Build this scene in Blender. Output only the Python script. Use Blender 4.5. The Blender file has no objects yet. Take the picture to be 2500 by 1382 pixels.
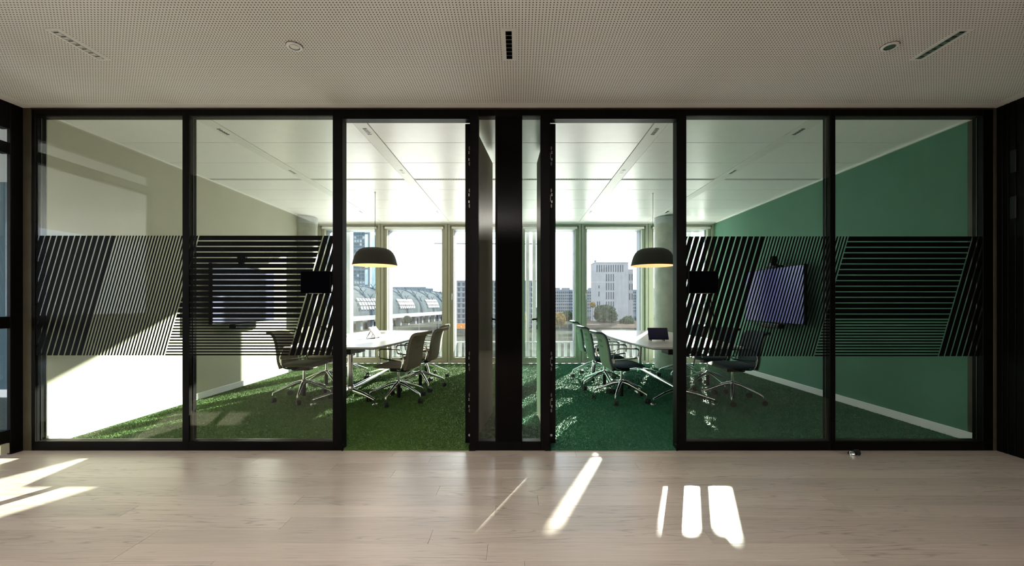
import bpy, bmesh, math, random
from mathutils import Vector, Matrix
random.seed(7)
S = bpy.context.scene
COL = S.collection
PI = math.pi
F = 1020.0; VX = 1263.0; VY = 740.0; CZ = 1.2245; CD = 3.469      # focal (px), vanishing point (px), eye height, distance to glass

# ------------------------------------------------------------------ camera, sky, sun, exposure
cam = bpy.data.cameras.new('camera'); camo = bpy.data.objects.new('camera', cam); COL.objects.link(camo)
camo.location = (0, -CD, CZ); camo.rotation_euler = (PI/2, 0, 0)
cam.sensor_width = 36; cam.lens = 36*F/2500
cam.shift_x = -(VX-1250)/2500; cam.shift_y = (VY-691)/2500
cam.clip_start = .05; cam.clip_end = 3000
S.camera = camo
w = bpy.data.worlds.new('sky'); S.world = w; w.use_nodes = True
bg = w.node_tree.nodes['Background']
bg.inputs[0].default_value = (.84, .89, 1.0, 1); bg.inputs[1].default_value = .95
sun = bpy.data.lights.new('sun', 'SUN'); suno = bpy.data.objects.new('sun', sun); COL.objects.link(suno)
sun.energy = 8.0; sun.angle = math.radians(.6); sun.color = (1, .93, .80)
suno.rotation_euler = Vector((-.42, -1, -.418)).to_track_quat('-Z', 'Y').to_euler()
suno.location = (5, 14, 8)
S.view_settings.view_transform = 'Standard'; S.view_settings.look = 'None'
S.view_settings.gamma = 1; S.view_settings.use_curve_mapping = False
S.view_settings.exposure = 2.3
S.cycles.max_bounces = 14; S.cycles.diffuse_bounces = 7; S.cycles.glossy_bounces = 5
S.cycles.transparent_max_bounces = 24; S.cycles.blur_glossy = 1.5
S.cycles.sample_clamp_indirect = 6

# unseen fill lights, added behind the camera to brighten the corridor
for lx, ly, le in ((-2.9, -4.4, 30), (-.4, -4.6, 32), (2.2, -4.9, 13)):
    la = bpy.data.lights.new('fill_light', 'AREA'); la.shape = 'DISK'; la.size = .5; la.spread = math.radians(125)
    la.energy = le; la.color = (1, .96, .93)
    lo = bpy.data.objects.new('fill_light', la); COL.objects.link(lo); lo.location = (lx, ly, 1.0); lo.rotation_euler = (PI, 0, 0)

# ------------------------------------------------------------------ helpers
WL = {}
def fx(px): return (px-VX)/294.0                     # pixel column -> X on the glass front
def fz(py): return CZ-(py-VY)/294.0                  # pixel row -> z on the glass front

def rounded(poly, r, n=4):
    out = []
    m = len(poly)
    for i in range(m):
        p = Vector(poly[i]); a = Vector(poly[i-1])-p; b = Vector(poly[(i+1) % m])-p
        rr = min(r, a.length*.49, b.length*.49)
        a = p+a.normalized()*rr; b = p+b.normalized()*rr
        for k in range(n+1):
            t = k/n
            out.append(tuple(a*(1-t)**2+p*2*t*(1-t)+b*t*t))
    return out
def chaikin(pts, it=2, closed=False):
    pts = [Vector(p) for p in pts]
    for _ in range(it):
        q = [] if closed else [pts[0]]
        m = len(pts)
        for i in range(m if closed else m-1):
            a, b = pts[i], pts[(i+1) % m]
            q += [a*.75+b*.25, a*.25+b*.75]
        if not closed: q.append(pts[-1])
        pts = q
    return pts

class MB:
    def __init__(s): s.v = []; s.f = []
    def box(s, x0, x1, y0, y1, z0, z1):
        n = len(s.v)
        s.v += [(x0,y0,z0),(x1,y0,z0),(x1,y1,z0),(x0,y1,z0),(x0,y0,z1),(x1,y0,z1),(x1,y1,z1),(x0,y1,z1)]
        s.f += [[n+i for i in q] for q in ((3,2,1,0),(4,5,6,7),(0,1,5,4),(1,2,6,5),(2,3,7,6),(3,0,4,7))]
        return s
    def obox(s, p, ux, uy, uz):                      # box from corner and three edge vectors
        n = len(s.v); p, ux, uy, uz = map(Vector, (p, ux, uy, uz))
        s.v += [tuple(q) for q in (p, p+ux, p+ux+uy, p+uy, p+uz, p+ux+uz, p+ux+uy+uz, p+uy+uz)]
        s.f += [[n+i for i in q] for q in ((3,2,1,0),(4,5,6,7),(0,1,5,4),(1,2,6,5),(2,3,7,6),(3,0,4,7))]
        return s
    def prism(s, poly, axis, a, b):                  # 2D polygon extruded along an axis
        n = len(s.v); m = len(poly)
        def P(u, v, t): return (t,u,v) if axis == 'x' else (u,t,v) if axis == 'y' else (u,v,t)
        s.v += [P(u,v,a) for u,v in poly]+[P(u,v,b) for u,v in poly]
        s.f += [[n+i for i in range(m)][::-1], [n+m+i for i in range(m)]]
        for i in range(m):
            j = (i+1) % m; s.f.append([n+i, n+j, n+m+j, n+m+i])
        return s
    def tube(s, pts, r, seg=8, closed=False, cap=True):
        pts = [Vector(p) for p in pts]; m = len(pts); n0 = len(s.v)
        rs = r if isinstance(r, (list, tuple)) else [r]*m
        up = None
        for i, p in enumerate(pts):
            if closed: d = pts[(i+1) % m]-pts[i-1]
            else: d = pts[min(i+1,m-1)]-pts[max(i-1,0)]
            d.normalize()
            if up is None:
                up = Vector((0,0,1)) if abs(d.z) < .9 else Vector((1,0,0))
            u = (up-d*up.dot(d))
            if u.length < 1e-4: u = d.orthogonal()
            u.normalize(); w_ = d.cross(u); up = u
            for k in range(seg):
                a = 2*PI*k/seg
                s.v.append(tuple(p+(u*math.cos(a)+w_*math.sin(a))*rs[i]))
        for i in range(m if closed else m-1):
            a, b = n0+i*seg, n0+((i+1) % m)*seg
            for k in range(seg):
                k2 = (k+1) % seg
                s.f.append([a+k, a+k2, b+k2, b+k])
        if cap and not closed:
            s.f.append([n0+k for k in range(seg)][::-1]); s.f.append([n0+(m-1)*seg+k for k in range(seg)])
        return s
    def lathe(s, prof, seg=24, c=(0,0,0), axis='z', cap=True):
        n0 = len(s.v); m = len(prof)
        for r, h in prof:
            for k in range(seg):
                a = 2*PI*k/seg; x, y = r*math.cos(a), r*math.sin(a)
                p = (x,y,h) if axis == 'z' else (x,h,y) if axis == 'y' else (h,x,y)
                s.v.append((p[0]+c[0], p[1]+c[1], p[2]+c[2]))
        for i in range(m-1):
            for k in range(seg):
                k2 = (k+1) % seg
                s.f.append([n0+i*seg+k, n0+i*seg+k2, n0+(i+1)*seg+k2, n0+(i+1)*seg+k])
        if cap:
            s.f.append([n0+k for k in range(seg)][::-1]); s.f.append([n0+(m-1)*seg+k for k in range(seg)])
        return s
    def grid(s, rows):                               # rows of points -> quads
        n0 = len(s.v); m = len(rows[0])
        for r in rows: s.v += [tuple(p) for p in r]
        for i in range(len(rows)-1):
            for k in range(m-1):
                a = n0+i*m+k; s.f.append([a, a+1, a+m+1, a+m])
        return s
    def build(s, name, mat, parent=None, smooth=False, bevel=0, seg=1, world=True, sub=0):
        off = WL.get(parent.name, Vector()) if (parent and world) else Vector()
        me = bpy.data.meshes.new(name)
        me.from_pydata([(v[0]-off.x, v[1]-off.y, v[2]-off.z) for v in s.v], [], s.f)
        bm = bmesh.new(); bm.from_mesh(me)
        bmesh.ops.recalc_face_normals(bm, faces=bm.faces)
        if bevel:
            ed = [e for e in bm.edges if len(e.link_faces) == 2 and e.calc_face_angle(0) > .5]
            bmesh.ops.bevel(bm, geom=ed, offset=bevel, segments=seg, affect='EDGES', profile=.5, clamp_overlap=True)
        bm.to_mesh(me); bm.free()
        if smooth:
            for p in me.polygons: p.use_smooth = True
            try: me.set_sharp_from_angle(angle=math.radians(40))
            except Exception: pass
        me.materials.append(mat)
        o = bpy.data.objects.new(name, me); COL.objects.link(o)
        if parent: o.parent = parent; WL[o.name] = WL.get(parent.name, Vector())
        if sub:
            md = o.modifiers.new('subdivision', 'SUBSURF'); md.levels = md.render_levels = sub
        return o
def tag(o, label=None, cat=None, group=None, kind=None):
    if label: o['label'] = label
    if cat: o['category'] = cat
    if group: o['group'] = group
    if kind: o['kind'] = kind
    return o
def empty(name, loc, rz=0, **k):
    o = bpy.data.objects.new(name, None); COL.objects.link(o); o.location = loc; o.rotation_euler = (0,0,rz)
    o.empty_display_size = .1
    WL[o.name] = Vector(loc); return tag(o, **k)
def copy_tree(o, parent=None):
    c = o.copy(); COL.objects.link(c)
    if parent: c.parent = parent
    for ch in list(o.children): copy_tree(ch, c)
    return c

# ------------------------------------------------------------------ materials
def newmat(name):
    m = bpy.data.materials.new(name); m.use_nodes = True
    nt = m.node_tree; return m, nt, nt.nodes['Principled BSDF'], nt.links
def mat(name, col, rough=.5, metal=0, var=.06, scale=8, bump=0, spec=.5, coat=0):
    m, nt, b, L = newmat(name); N = nt.nodes
    tc = N.new('ShaderNodeTexCoord'); no = N.new('ShaderNodeTexNoise')
    no.inputs['Scale'].default_value = scale; no.inputs['Detail'].default_value = 5
    L.new(tc.outputs['Object'], no.inputs['Vector'])
    mr = N.new('ShaderNodeMapRange'); mr.inputs[1].default_value = .3; mr.inputs[2].default_value = .7
    mr.inputs[3].default_value = 1-var; mr.inputs[4].default_value = 1+var
    L.new(no.outputs['Fac'], mr.inputs[0])
    mx = N.new('ShaderNodeVectorMath'); mx.operation = 'SCALE'
    mx.inputs[0].default_value = col[:3]; L.new(mr.outputs[0], mx.inputs['Scale'])
    L.new(mx.outputs[0], b.inputs['Base Color'])
    b.inputs['Roughness'].default_value = rough; b.inputs['Metallic'].default_value = metal
    b.inputs['Specular IOR Level'].default_value = spec; b.inputs['Coat Weight'].default_value = coat
    if bump:
        bp = N.new('ShaderNodeBump'); bp.inputs['Strength'].default_value = bump; bp.inputs['Distance'].default_value = .004
        L.new(no.outputs['Fac'], bp.inputs['Height']); L.new(bp.outputs[0], b.inputs['Normal'])
    return m
def glassmat(name, tint, refl=1.0, dirt=0):
    m = bpy.data.materials.new(name); m.use_nodes = True; nt = m.node_tree; N = nt.nodes; L = nt.links
    N.remove(N['Principled BSDF']); out = N['Material Output']
    tr = N.new('ShaderNodeBsdfTransparent'); tr.inputs[0].default_value = (*tint, 1)
    gl = N.new('ShaderNodeBsdfGlossy'); gl.inputs['Roughness'].default_value = 0; gl.inputs[0].default_value = (1,1,1,1)
    fr = N.new('ShaderNodeFresnel'); ge = N.new('ShaderNodeNewGeometry')      # same reflectance from both faces of the pane
    ior = N.new('ShaderNodeMapRange'); ior.inputs[3].default_value = 1.5; ior.inputs[4].default_value = 1/1.5
    L.new(ge.outputs['Backfacing'], ior.inputs[0]); L.new(ior.outputs[0], fr.inputs[0])
    mu = N.new('ShaderNodeMath'); mu.operation = 'MULTIPLY'; mu.inputs[1].default_value = refl
    L.new(fr.outputs[0], mu.inputs[0])
    mx = N.new('ShaderNodeMixShader'); L.new(mu.outputs[0], mx.inputs[0]); L.new(tr.outputs[0], mx.inputs[1]); L.new(gl.outputs[0], mx.inputs[2])
    last = mx
    if dirt:
        tc = N.new('ShaderNodeTexCoord'); mp = N.new('ShaderNodeMapping'); mp.inputs['Scale'].default_value = (45, 45, 1.2)
        no = N.new('ShaderNodeTexNoise'); no.inputs['Scale'].default_value = 1.2; no.inputs['Detail'].default_value = 6
        L.new(tc.outputs['Object'], mp.inputs[0]); L.new(mp.outputs[0], no.inputs['Vector'])
        mr = N.new('ShaderNodeMapRange'); mr.inputs[1].default_value = .35; mr.inputs[2].default_value = .75
        mr.inputs[3].default_value = dirt*.35; mr.inputs[4].default_value = dirt*1.6
        L.new(no.outputs['Fac'], mr.inputs[0])
        tl = N.new('ShaderNodeBsdfTranslucent'); tl.inputs[0].default_value = (.8,.8,.78,1)
        m2 = N.new('ShaderNodeMixShader'); L.new(mr.outputs[0], m2.inputs[0]); L.new(mx.outputs[0], m2.inputs[1]); L.new(tl.outputs[0], m2.inputs[2])
        last = m2
    L.new(last.outputs[0], out.inputs['Surface']); return m
def oakmat():
    m, nt, b, L = newmat('whitened_oak'); N = nt.nodes
    tc = N.new('ShaderNodeTexCoord'); oi = N.new('ShaderNodeObjectInfo')
    off = N.new('ShaderNodeCombineXYZ'); ml = N.new('ShaderNodeMath'); ml.operation = 'MULTIPLY'; ml.inputs[1].default_value = 137
    L.new(oi.outputs['Random'], ml.inputs[0]); L.new(ml.outputs[0], off.inputs[0]); L.new(ml.outputs[0], off.inputs[2])
    ad = N.new('ShaderNodeVectorMath'); ad.operation = 'ADD'; L.new(tc.outputs['Object'], ad.inputs[0]); L.new(off.outputs[0], ad.inputs[1])
    def noise(sc, scale, det, rough=.5):
        mp = N.new('ShaderNodeMapping'); mp.inputs['Scale'].default_value = sc; L.new(ad.outputs[0], mp.inputs[0])
        n = N.new('ShaderNodeTexNoise'); n.inputs['Scale'].default_value = scale; n.inputs['Detail'].default_value = det
        n.inputs['Roughness'].default_value = rough
        L.new(mp.outputs[0], n.inputs['Vector']); return n.outputs['Fac']
    def math_(op, a, bb, c=None):
        n = N.new('ShaderNodeMath'); n.operation = op
        for i, x in enumerate((a, bb, c)):
            if x is None: continue
            if isinstance(x, (int, float)): n.inputs[i].default_value = x
            else: L.new(x, n.inputs[i])
        return n.outputs[0]
    def rng(x, a, bb, c, d):
        n = N.new('ShaderNodeMapRange'); L.new(x, n.inputs[0])
        for i, q in enumerate((a, bb, c, d)): n.inputs[i+1].default_value = q
        return n.outputs[0]
    cath = noise((.8, 8.5, 1), 1.0, 2.5, .5)                    # contour lines of a stretched field = cathedral grain
    ring = math_('PINGPONG', math_('MULTIPLY', cath, 24), 1)
    line = rng(ring, 0, .3, 1, 0)
    zone = rng(noise((.9, 5, 1), .9, 2), .42, .56, 0, 1)
    pore = rng(noise((9, 160, 1), 1, 3), .50, .66, 0, 1)
    fine = noise((2.5, 110, 1), 1, 4)
    dark = math_('MULTIPLY', math_('MULTIPLY', line, zone), math_('ADD', .35, math_('MULTIPLY', pore, .65)))
    tone = math_('ADD', rng(oi.outputs['Random'], 0, 1, .88, 1.07), rng(fine, .3, .7, -.085, .085))
    tone = math_('MULTIPLY', tone, rng(dark, 0, 1, 1, .36))
    fleck = math_('MULTIPLY', rng(noise((5, 95, 1), 1, 2), .58, .70, 0, 1), rng(noise((1.1, 6, 1), 1, 2), .45, .6, 0, 1))
    tone = math_('MULTIPLY', tone, rng(fleck, 0, 1, 1, .70))
    sc = N.new('ShaderNodeVectorMath'); sc.operation = 'SCALE'; sc.inputs[0].default_value = (.555, .475, .415)
    L.new(tone, sc.inputs['Scale']); L.new(sc.outputs[0], b.inputs['Base Color'])
    b.inputs['Roughness'].default_value = .33; b.inputs['Specular IOR Level'].default_value = .7
    bp = N.new('ShaderNodeBump'); bp.inputs['Strength'].default_value = .12; bp.inputs['Distance'].default_value = .002
    L.new(fine, bp.inputs['Height']); L.new(bp.outputs[0], b.inputs['Normal'])
    return m
def dotmat(name, base, pitch, rad, ymax, xmin, xmax, hole=.03):
    m, nt, b, L = newmat(name); N = nt.nodes
    tc = N.new('ShaderNodeTexCoord'); sp = N.new('ShaderNodeSeparateXYZ'); L.new(tc.outputs['Object'], sp.inputs[0])
    def M(op, a, bb=None):
        n = N.new('ShaderNodeMath'); n.operation = op
        for i, x in enumerate((a, bb)):
            if x is None: continue
            if isinstance(x, (int, float)): n.inputs[i].default_value = x
            else: L.new(x, n.inputs[i])
        return n.outputs[0]
    u = M('SUBTRACT', M('FRACT', M('DIVIDE', sp.outputs[0], pitch)), .5)
    v = M('SUBTRACT', M('FRACT', M('DIVIDE', sp.outputs[1], pitch)), .5)
    d = M('SQRT', M('ADD', M('MULTIPLY', u, u), M('MULTIPLY', v, v)))
    k = M('LESS_THAN', d, rad)
    k = M('MULTIPLY', k, M('LESS_THAN', sp.outputs[1], ymax))
    k = M('MULTIPLY', k, M('GREATER_THAN', sp.outputs[0], xmin))
    k = M('MULTIPLY', k, M('LESS_THAN', sp.outputs[0], xmax))
    mx = N.new('ShaderNodeMix'); mx.data_type = 'RGBA'
    mx.inputs['A'].default_value = (*base, 1); mx.inputs['B'].default_value = (hole, hole*.95, hole*.85, 1)
    L.new(k, mx.inputs['Factor']); L.new(mx.outputs['Result'], b.inputs['Base Color'])
    b.inputs['Roughness'].default_value = .75; b.inputs['Specular IOR Level'].default_value = .2
    return m

M_ = {}
M_['black'] = mat('black_powder_coat', (.0028,.0024,.002), .45, var=.1, spec=.12)
M_['blackgloss'] = mat('black_back_painted_glass', (.003,.0026,.0022), .06, var=.02, spec=.06)
M_['film'] = mat('black_film_print', (.0022,.0022,.0026), .6, var=.02, spec=.1)
M_['screen'] = mat('dark_screen_glass', (.0012,.0012,.003), .08, var=.02)
M_['console'] = mat('console_screen', (.010,.006,.045), .1, var=.02)
M_['bezel'] = mat('black_plastic', (.006,.006,.007), .4, spec=.3)
M_['pilaster'] = mat('bronze_veneer', (.065,.055,.032), .5, var=.15)
M_['glass'] = glassmat('partition_glass', (.94,.965,.94), .85)
M_['fglass'] = glassmat('facade_glass', (.93,.97,.96), .7, dirt=.006)
M_['oak'] = oakmat()
M_['ceil'] = dotmat('perforated_plasterboard', (.81,.785,.75), .0189, .205, -.1, -3.98, 3.88)
M_['white'] = mat('white_metal', (.80,.79,.76), .4, var=.02)
M_['panel'] = mat('white_ceiling_metal', (.88,.865,.86), .30, var=.02, spec=.6)
M_['slot'] = dotmat('perforated_ceiling_slot', (.78,.77,.73), .021, .34, 99, -99, 99, .05)
M_['beige'] = mat('beige_plaster', (.50,.48,.39), .8, var=.03, scale=3)
M_['green'] = mat('green_plaster', (.088,.220,.152), .75, var=.04, scale=3)
M_['skirt'] = mat('white_skirting', (.82,.82,.84), .5, var=.02)
M_['carpl'] = mat('grass_carpet_warm', (.066,.140,.026), .7, var=.45, scale=70, spec=.25)  # one carpet type; the left room's warm light is put into this colour
M_['carpr'] = mat('grass_carpet_cool', (.028,.140,.074), .7, var=.45, scale=70, spec=.25)  # cooler copy of the same carpet, room light put into the colour
M_['framel'] = mat('champagne_aluminium', (.355,.34,.265), .45, var=.03)
M_['framer'] = mat('green_lit_aluminium', (.30,.345,.27), .45, var=.03)  # same frames as the left room, green bounce light put into the colour
M_['concrete'] = mat('fair_faced_concrete', (.40,.40,.35), .8, var=.2, scale=4, bump=.3)
M_['chrome'] = mat('polished_aluminium', (.72,.72,.72), .13, metal=1, var=.05)
M_['steel'] = mat('satin_steel', (.55,.55,.53), .3, metal=1)
M_['taupe'] = mat('taupe_fabric', (.15,.13,.09), .85, var=.15, scale=120, bump=.2)
M_['taupel'] = mat('pale_taupe_fabric', (.17,.155,.115), .85, var=.12, scale=120, bump=.2)
M_['celadon'] = mat('pale_green_fabric', (.20,.255,.195), .8, var=.12, scale=120, bump=.2)
M_['celadond'] = mat('grey_green_mesh', (.125,.17,.13), .85, var=.12, scale=120, bump=.2)
M_['petrol'] = mat('dark_petrol_fabric', (.021,.047,.066), .8, var=.2, scale=120, bump=.2)
M_['tabletop'] = mat('pale_laminate', (.52,.50,.505), .30, var=.02)
M_['tableedge'] = mat('dark_table_edge', (.05,.045,.04), .5)
M_['lampout'] = mat('dark_felt_shade', (.028,.025,.019), .8, var=.1, scale=60)
M_['lampin'] = mat('warm_white_shade_lining', (.78,.56,.36), .6, var=.03)
M_['tv'] = mat('display_panel', (.14,.115,.52), .22, var=.05, spec=.8)
M_['fin'] = mat('pale_facade_fin', (.42,.44,.45), .6)
M_['plate'] = mat('dark_nickel', (.16,.15,.13), .35, metal=1)
M_['tvgrey'] = mat('grey_display_panel', (.15,.155,.27), .22, var=.05, spec=.8)
M_['rubber'] = mat('black_rubber', (.015,.015,.016), .6)

# ------------------------------------------------------------------ the setting
# corridor floor: oak planks laid one by one
floor = empty('floor', (0,-2,0), kind='structure')
MB().box(-4.6,4.6,-7.4,0,-.3,-.012).build('subfloor', M_['tableedge'], floor)
PW = .1345
nrow = 0
y = 0.0
rr = random.Random(3)
far = MB()
while y > -7.3:
    x = -4.6 - rr.uniform(0, 1.5)
    y0 = y-PW
    while x < 4.6:
        ln = rr.choice((1.4, 1.8, 2.2)) + rr.uniform(-.1, .1)
        a, b = max(x, -4.6)+.0006, min(x+ln, 4.6)-.0006
        x += ln
        if b-a < .05: continue
        if y > -2.0:
            cx = (a+b)/2; cy = (y0+y)/2
            mb = MB(); mb.box(a-cx, b-cx, -PW/2+.0005, PW/2-.0005, -.012, 0)
            o = mb.build('plank', M_['oak'], floor, world=False, bevel=.0006)
            o.location = (cx, cy+2, rr.uniform(-.0002, 0))
        else:
            far.box(a, b, y0+.0005, y-.0005, -.012, 0)
    y = y0; nrow += 1
fo = far.build('planks_behind', M_['oak'], floor); fo['kind'] = 'stuff'

# corridor ceiling
ceil = empty('ceiling', (0,0,2.8435), kind='structure')
MB().box(-4.6,4.6,-7.4,.09,2.8435,2.86).build('perforated_board', M_['ceil'], ceil)
MB().box(-10,10,-7.4,5.15,2.90,3.2).build('slab', M_['concrete'], ceil)

# glazed front partition
part = empty('wall_front', (0,0,0), kind='structure')
FD = .085
def post(a, b, z0=0, z1=2.8435, name='post'):
    return MB().box(fx(a), fx(b), 0, FD, z0, z1).build(name, M_['black'], part, bevel=.002)
zt, zb = fz(282), fz(1078)
for a, b in ((77,85),(445,461),(812,836),(1147,1168),(1320,1343),(1652,1676),(2026.5,2040),(2400,2425)): post(a, b)
post(1209,1275, name='centre_post')
MB().box(fx(1214),fx(1273),-.006,.0,fz(1078),fz(284)).build('centre_panel', M_['blackgloss'], part, bevel=.001)
for a, b in ((85,445),(461,812),(1676,2026.5),(2040,2400),(1168,1209),(1275,1320)):
    MB().box(fx(a),fx(b),0,FD,0,zb).build('bottom_rail', M_['black'], part, bevel=.002)
    MB().box(fx(a),fx(b),0,FD,zt,2.8435).build('top_rail', M_['black'], part, bevel=.002)
for a, b in ((836,1147),(1343,1652)):
    MB().box(fx(a),fx(b),0,FD,2.755,2.8435).build('door_head', M_['black'], part, bevel=.002)
for a, b in ((1145,1161),(1330,1345),(835,838.5),(1650,1654)):
    MB().box(fx(a),fx(b),-.012,.03,0,.05).build('post_foot', M_['black'], part, bevel=.002)
MB().box(fx(77),fx(2425),-.008,0,2.834,2.8435).build('shadow_gap_strip', M_['pilaster'], part)
for a, b in ((57,77),(2425,2431)):
    pass
MB().box(fx(57)-.03,fx(77),-.004,.2,0,2.8435).build('pilaster', M_['pilaster'], part, bevel=.001)
MB().box(fx(2410)+.051,fx(2431)+.03,-.004,.2,0,2.8435).build('pilaster', M_['pilaster'], part, bevel=.001)

# film pattern, a flat print of black bars on the panes (worked out in glass-front coordinates)
def clip(poly, x0, x1):
    for sgn, lim in ((1, x0), (-1, x1)):
        out = []
        for i in range(len(poly)):
            p, q = poly[i-1], poly[i]
            dp, dq = sgn*(p[0]-lim), sgn*(q[0]-lim)
            if (dp >= 0) != (dq >= 0):
                t = dp/(dp-dq); out.append((p[0]+t*(q[0]-p[0]), p[1]+t*(q[1]-p[1])))
            if dq >= 0: out.append(q)
        poly = out
        if not poly: return poly
    return poly
def film(p0, p1, off, dy):
    T, B = 575.0, 868.0; SL = .288
    polys = []
    def slant(a, b): polys.append([(a,T),(b,T),(b-SL*(B-T),B),(a-SL*(B-T),B)])
    for k in range(16): slant(281-14.6*(k+1)+3.2, 281-14.6*k)
    for j in range(27): slant(281+7.45*j+3.8, 281+7.45*(j+1)+.1)
    def hor(y0, y1):
        Lf = lambda yy: 485.6-SL*(yy-T); Rf = lambda yy: 787.0-SL*(yy-T)
        polys.append([(Lf(y0),y0),(Rf(y0),y0),(Rf(y1),y1),(Lf(y1),y1)])
    yy = T
    for k in range(14):
        hor(yy, 586.4+13.62*k); yy = 586.4+13.62*k+2.7
    hor(yy, 776)
    for j in range(13): hor(776+7.08*j+3.5, 776+7.08*(j+1))
    for k in range(9): slant(790.2+14.6*k, 790.2+14.6*k+11.4)
    mb = MB()
    for p in polys:
        p = [(u+off, v+dy) for u, v in p]
        p = clip(p, p0, p1)
        if len(p) < 3: continue
        mb.prism([(fx(u), fz(v)) for u, v in p], 'y', .0074, .0082)
    return mb
for a, b, off, dy in ((85,445,0,0),(461,812,0,0),(1676,2026.5,1588.7,2),(2040,2400,1588.7,2)):
    g = MB().box(fx(a),fx(b),.0085,.0165,zb,zt).build('glass_pane', M_['glass'], part)
    film(a, b, off, dy).build('privacy_film', M_['film'], g)
    MB().box(fx(a),fx(b),.045,.049,zb,zb+.004).build('glazing_bead', M_['plate'], part)
    for q in (a, b):
        s = .004 if q == a else -.004
        x0, x1 = sorted((fx(q), fx(q)+s))
        MB().box(x0, x1, .045, .049, zb, zt).build('glazing_bead', M_['plate'], part)
for a, b in ((1168,1209),(1275,1320)):
    MB().box(fx(a),fx(b),.0085,.0165,zb,zt).build('glass_pane', M_['glass'], part)

# doors, folded open into the rooms
M_['leaf'] = mat('door_leaf_lacquer', (.36,.35,.28), .85, var=.03, spec=.2)
def door(name, hx, ex, thick, side):
    d = empty(name, (hx, .1, .0), kind='structure')
    # face line from (hx,.1) to (ex,1.1); thickness goes to the outside (away from the centre)
    u = Vector((ex-hx, 1.0, 0)); un = u.normalized(); n = Vector((un.y, -un.x, 0))*(-side)
    lf = MB().obox((hx,.1,.03), u, n*thick, (0,0,2.725)).build('leaf', M_['leaf'], d, bevel=.002)
    MB().obox(Vector((hx,.1,.03))-un*.006-n*.004, un*.006, n*(thick+.008), (0,0,2.725)).build('edge_strip', M_['black'], d)
    for zc in (fz(371), fz(477), fz(886), fz(990)):
        hp = MB()
        c = Vector((hx,.1,zc))+n*thick*.5-un*.0085
        mb = MB()
        for dz in (-.066, .066):
            e = [(n.x*0+math.cos(t)*.0065, math.sin(t)*.017) for t in [2*PI*i/12 for i in range(12)]]
            base = len(mb.v)
            pts = [c+n*px_+Vector((0,0,dz+pz_)) for px_, pz_ in e]
            mb.v += [tuple(p) for p in pts]+[tuple(p+un*.004) for p in pts]
            mb.f += [[base+i for i in range(12)], [base+12+i for i in range(12)][::-1]]
            for i in range(12): j = (i+1) % 12; mb.f.append([base+i, base+j, base+12+j, base+12+i])
        h = mb.build('hinge_plate', M_['plate'], d)
        sc = MB()
        for dz in (-.036, -.025, .022, .035):
            sc.lathe([(.0045,-.003),(.0045,.003)], 8, tuple(c+n*.004+Vector((0,0,dz))), 'y')
        sc.obox(c+n*-.008+Vector((0,0,-.03)), n*.002, un*.004, (0,0,.06))
        sc.build('screw', M_['steel'], h)
    c = Vector((hx,.1,fz(1077)+.02))+n*thick*.5
    MB().lathe([(.010,-.012),(.010,.002)], 12, tuple(c), 'y').build('bottom_pin', M_['steel'], d, smooth=True)
    # lever handle on the inner face
    c = Vector((hx,.1,0))+un*.955
    for zc, r in ((1.045,.0), (.965,.0)):
        MB().obox(c+Vector((0,0,zc-.026))-n*.006-un*.013, un*.026, n*.006, (0,0,.052)).build('escutcheon', M_['black'], d, bevel=.003)
    p0 = c+Vector((0,0,1.05)); p1 = p0-n*.055; p2 = p1-un*.12
    MB().tube(chaikin([p0, p1, p2], 2), .0095, 10).build('lever_handle', M_['black'], d, smooth=True)
    return d
door('door_1', -.375, -.269, .066, 1)
door('door_2', .258, .213, .064, -1)

# walls of the two rooms
XL, XR, YB = -4.0, 3.953, 4.95
def wall(name, x0, x1, y0, y1, m, z0=-.3, z1=2.9):
    o = MB().box(x0,x1,y0,y1,z0,z1).build(name, m); o['kind'] = 'structure'; return o
wall('wall_left', XL-.1, XL, FD, 5.05, M_['beige'])
wall('wall_right', XR, XR+.12, FD, 5.05, M_['green'])
wd = empty('wall_centre', (-.06,0,0), kind='structure')
MB().box(-.16,-.06,FD,YB,0,2.83).build('beige_side', M_['beige'], wd)
MB().box(-.06,.03,FD,YB,0,2.83).build('green_side', M_['green'], wd)
for nm, x0, x1 in (('baseboard_left', XL, XL+.014), ('baseboard_right', XR-.014, XR), ('baseboard_centre', -.174, -.16), ('baseboard_divider', .03, .044)):
    o = MB().box(x0,x1,FD,4.9,.015,.098).build(nm, M_['skirt'], bevel=.003); o['kind'] = 'structure'
for i, (x0, x1) in enumerate(((XL, XL+.012), (XR-.02, XR))):
    o = MB().box(x0,x1,FD,YB-.05,2.815,2.834).build('trim_%d' % (i+1), M_['white']); o['kind'] = 'structure'

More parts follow.
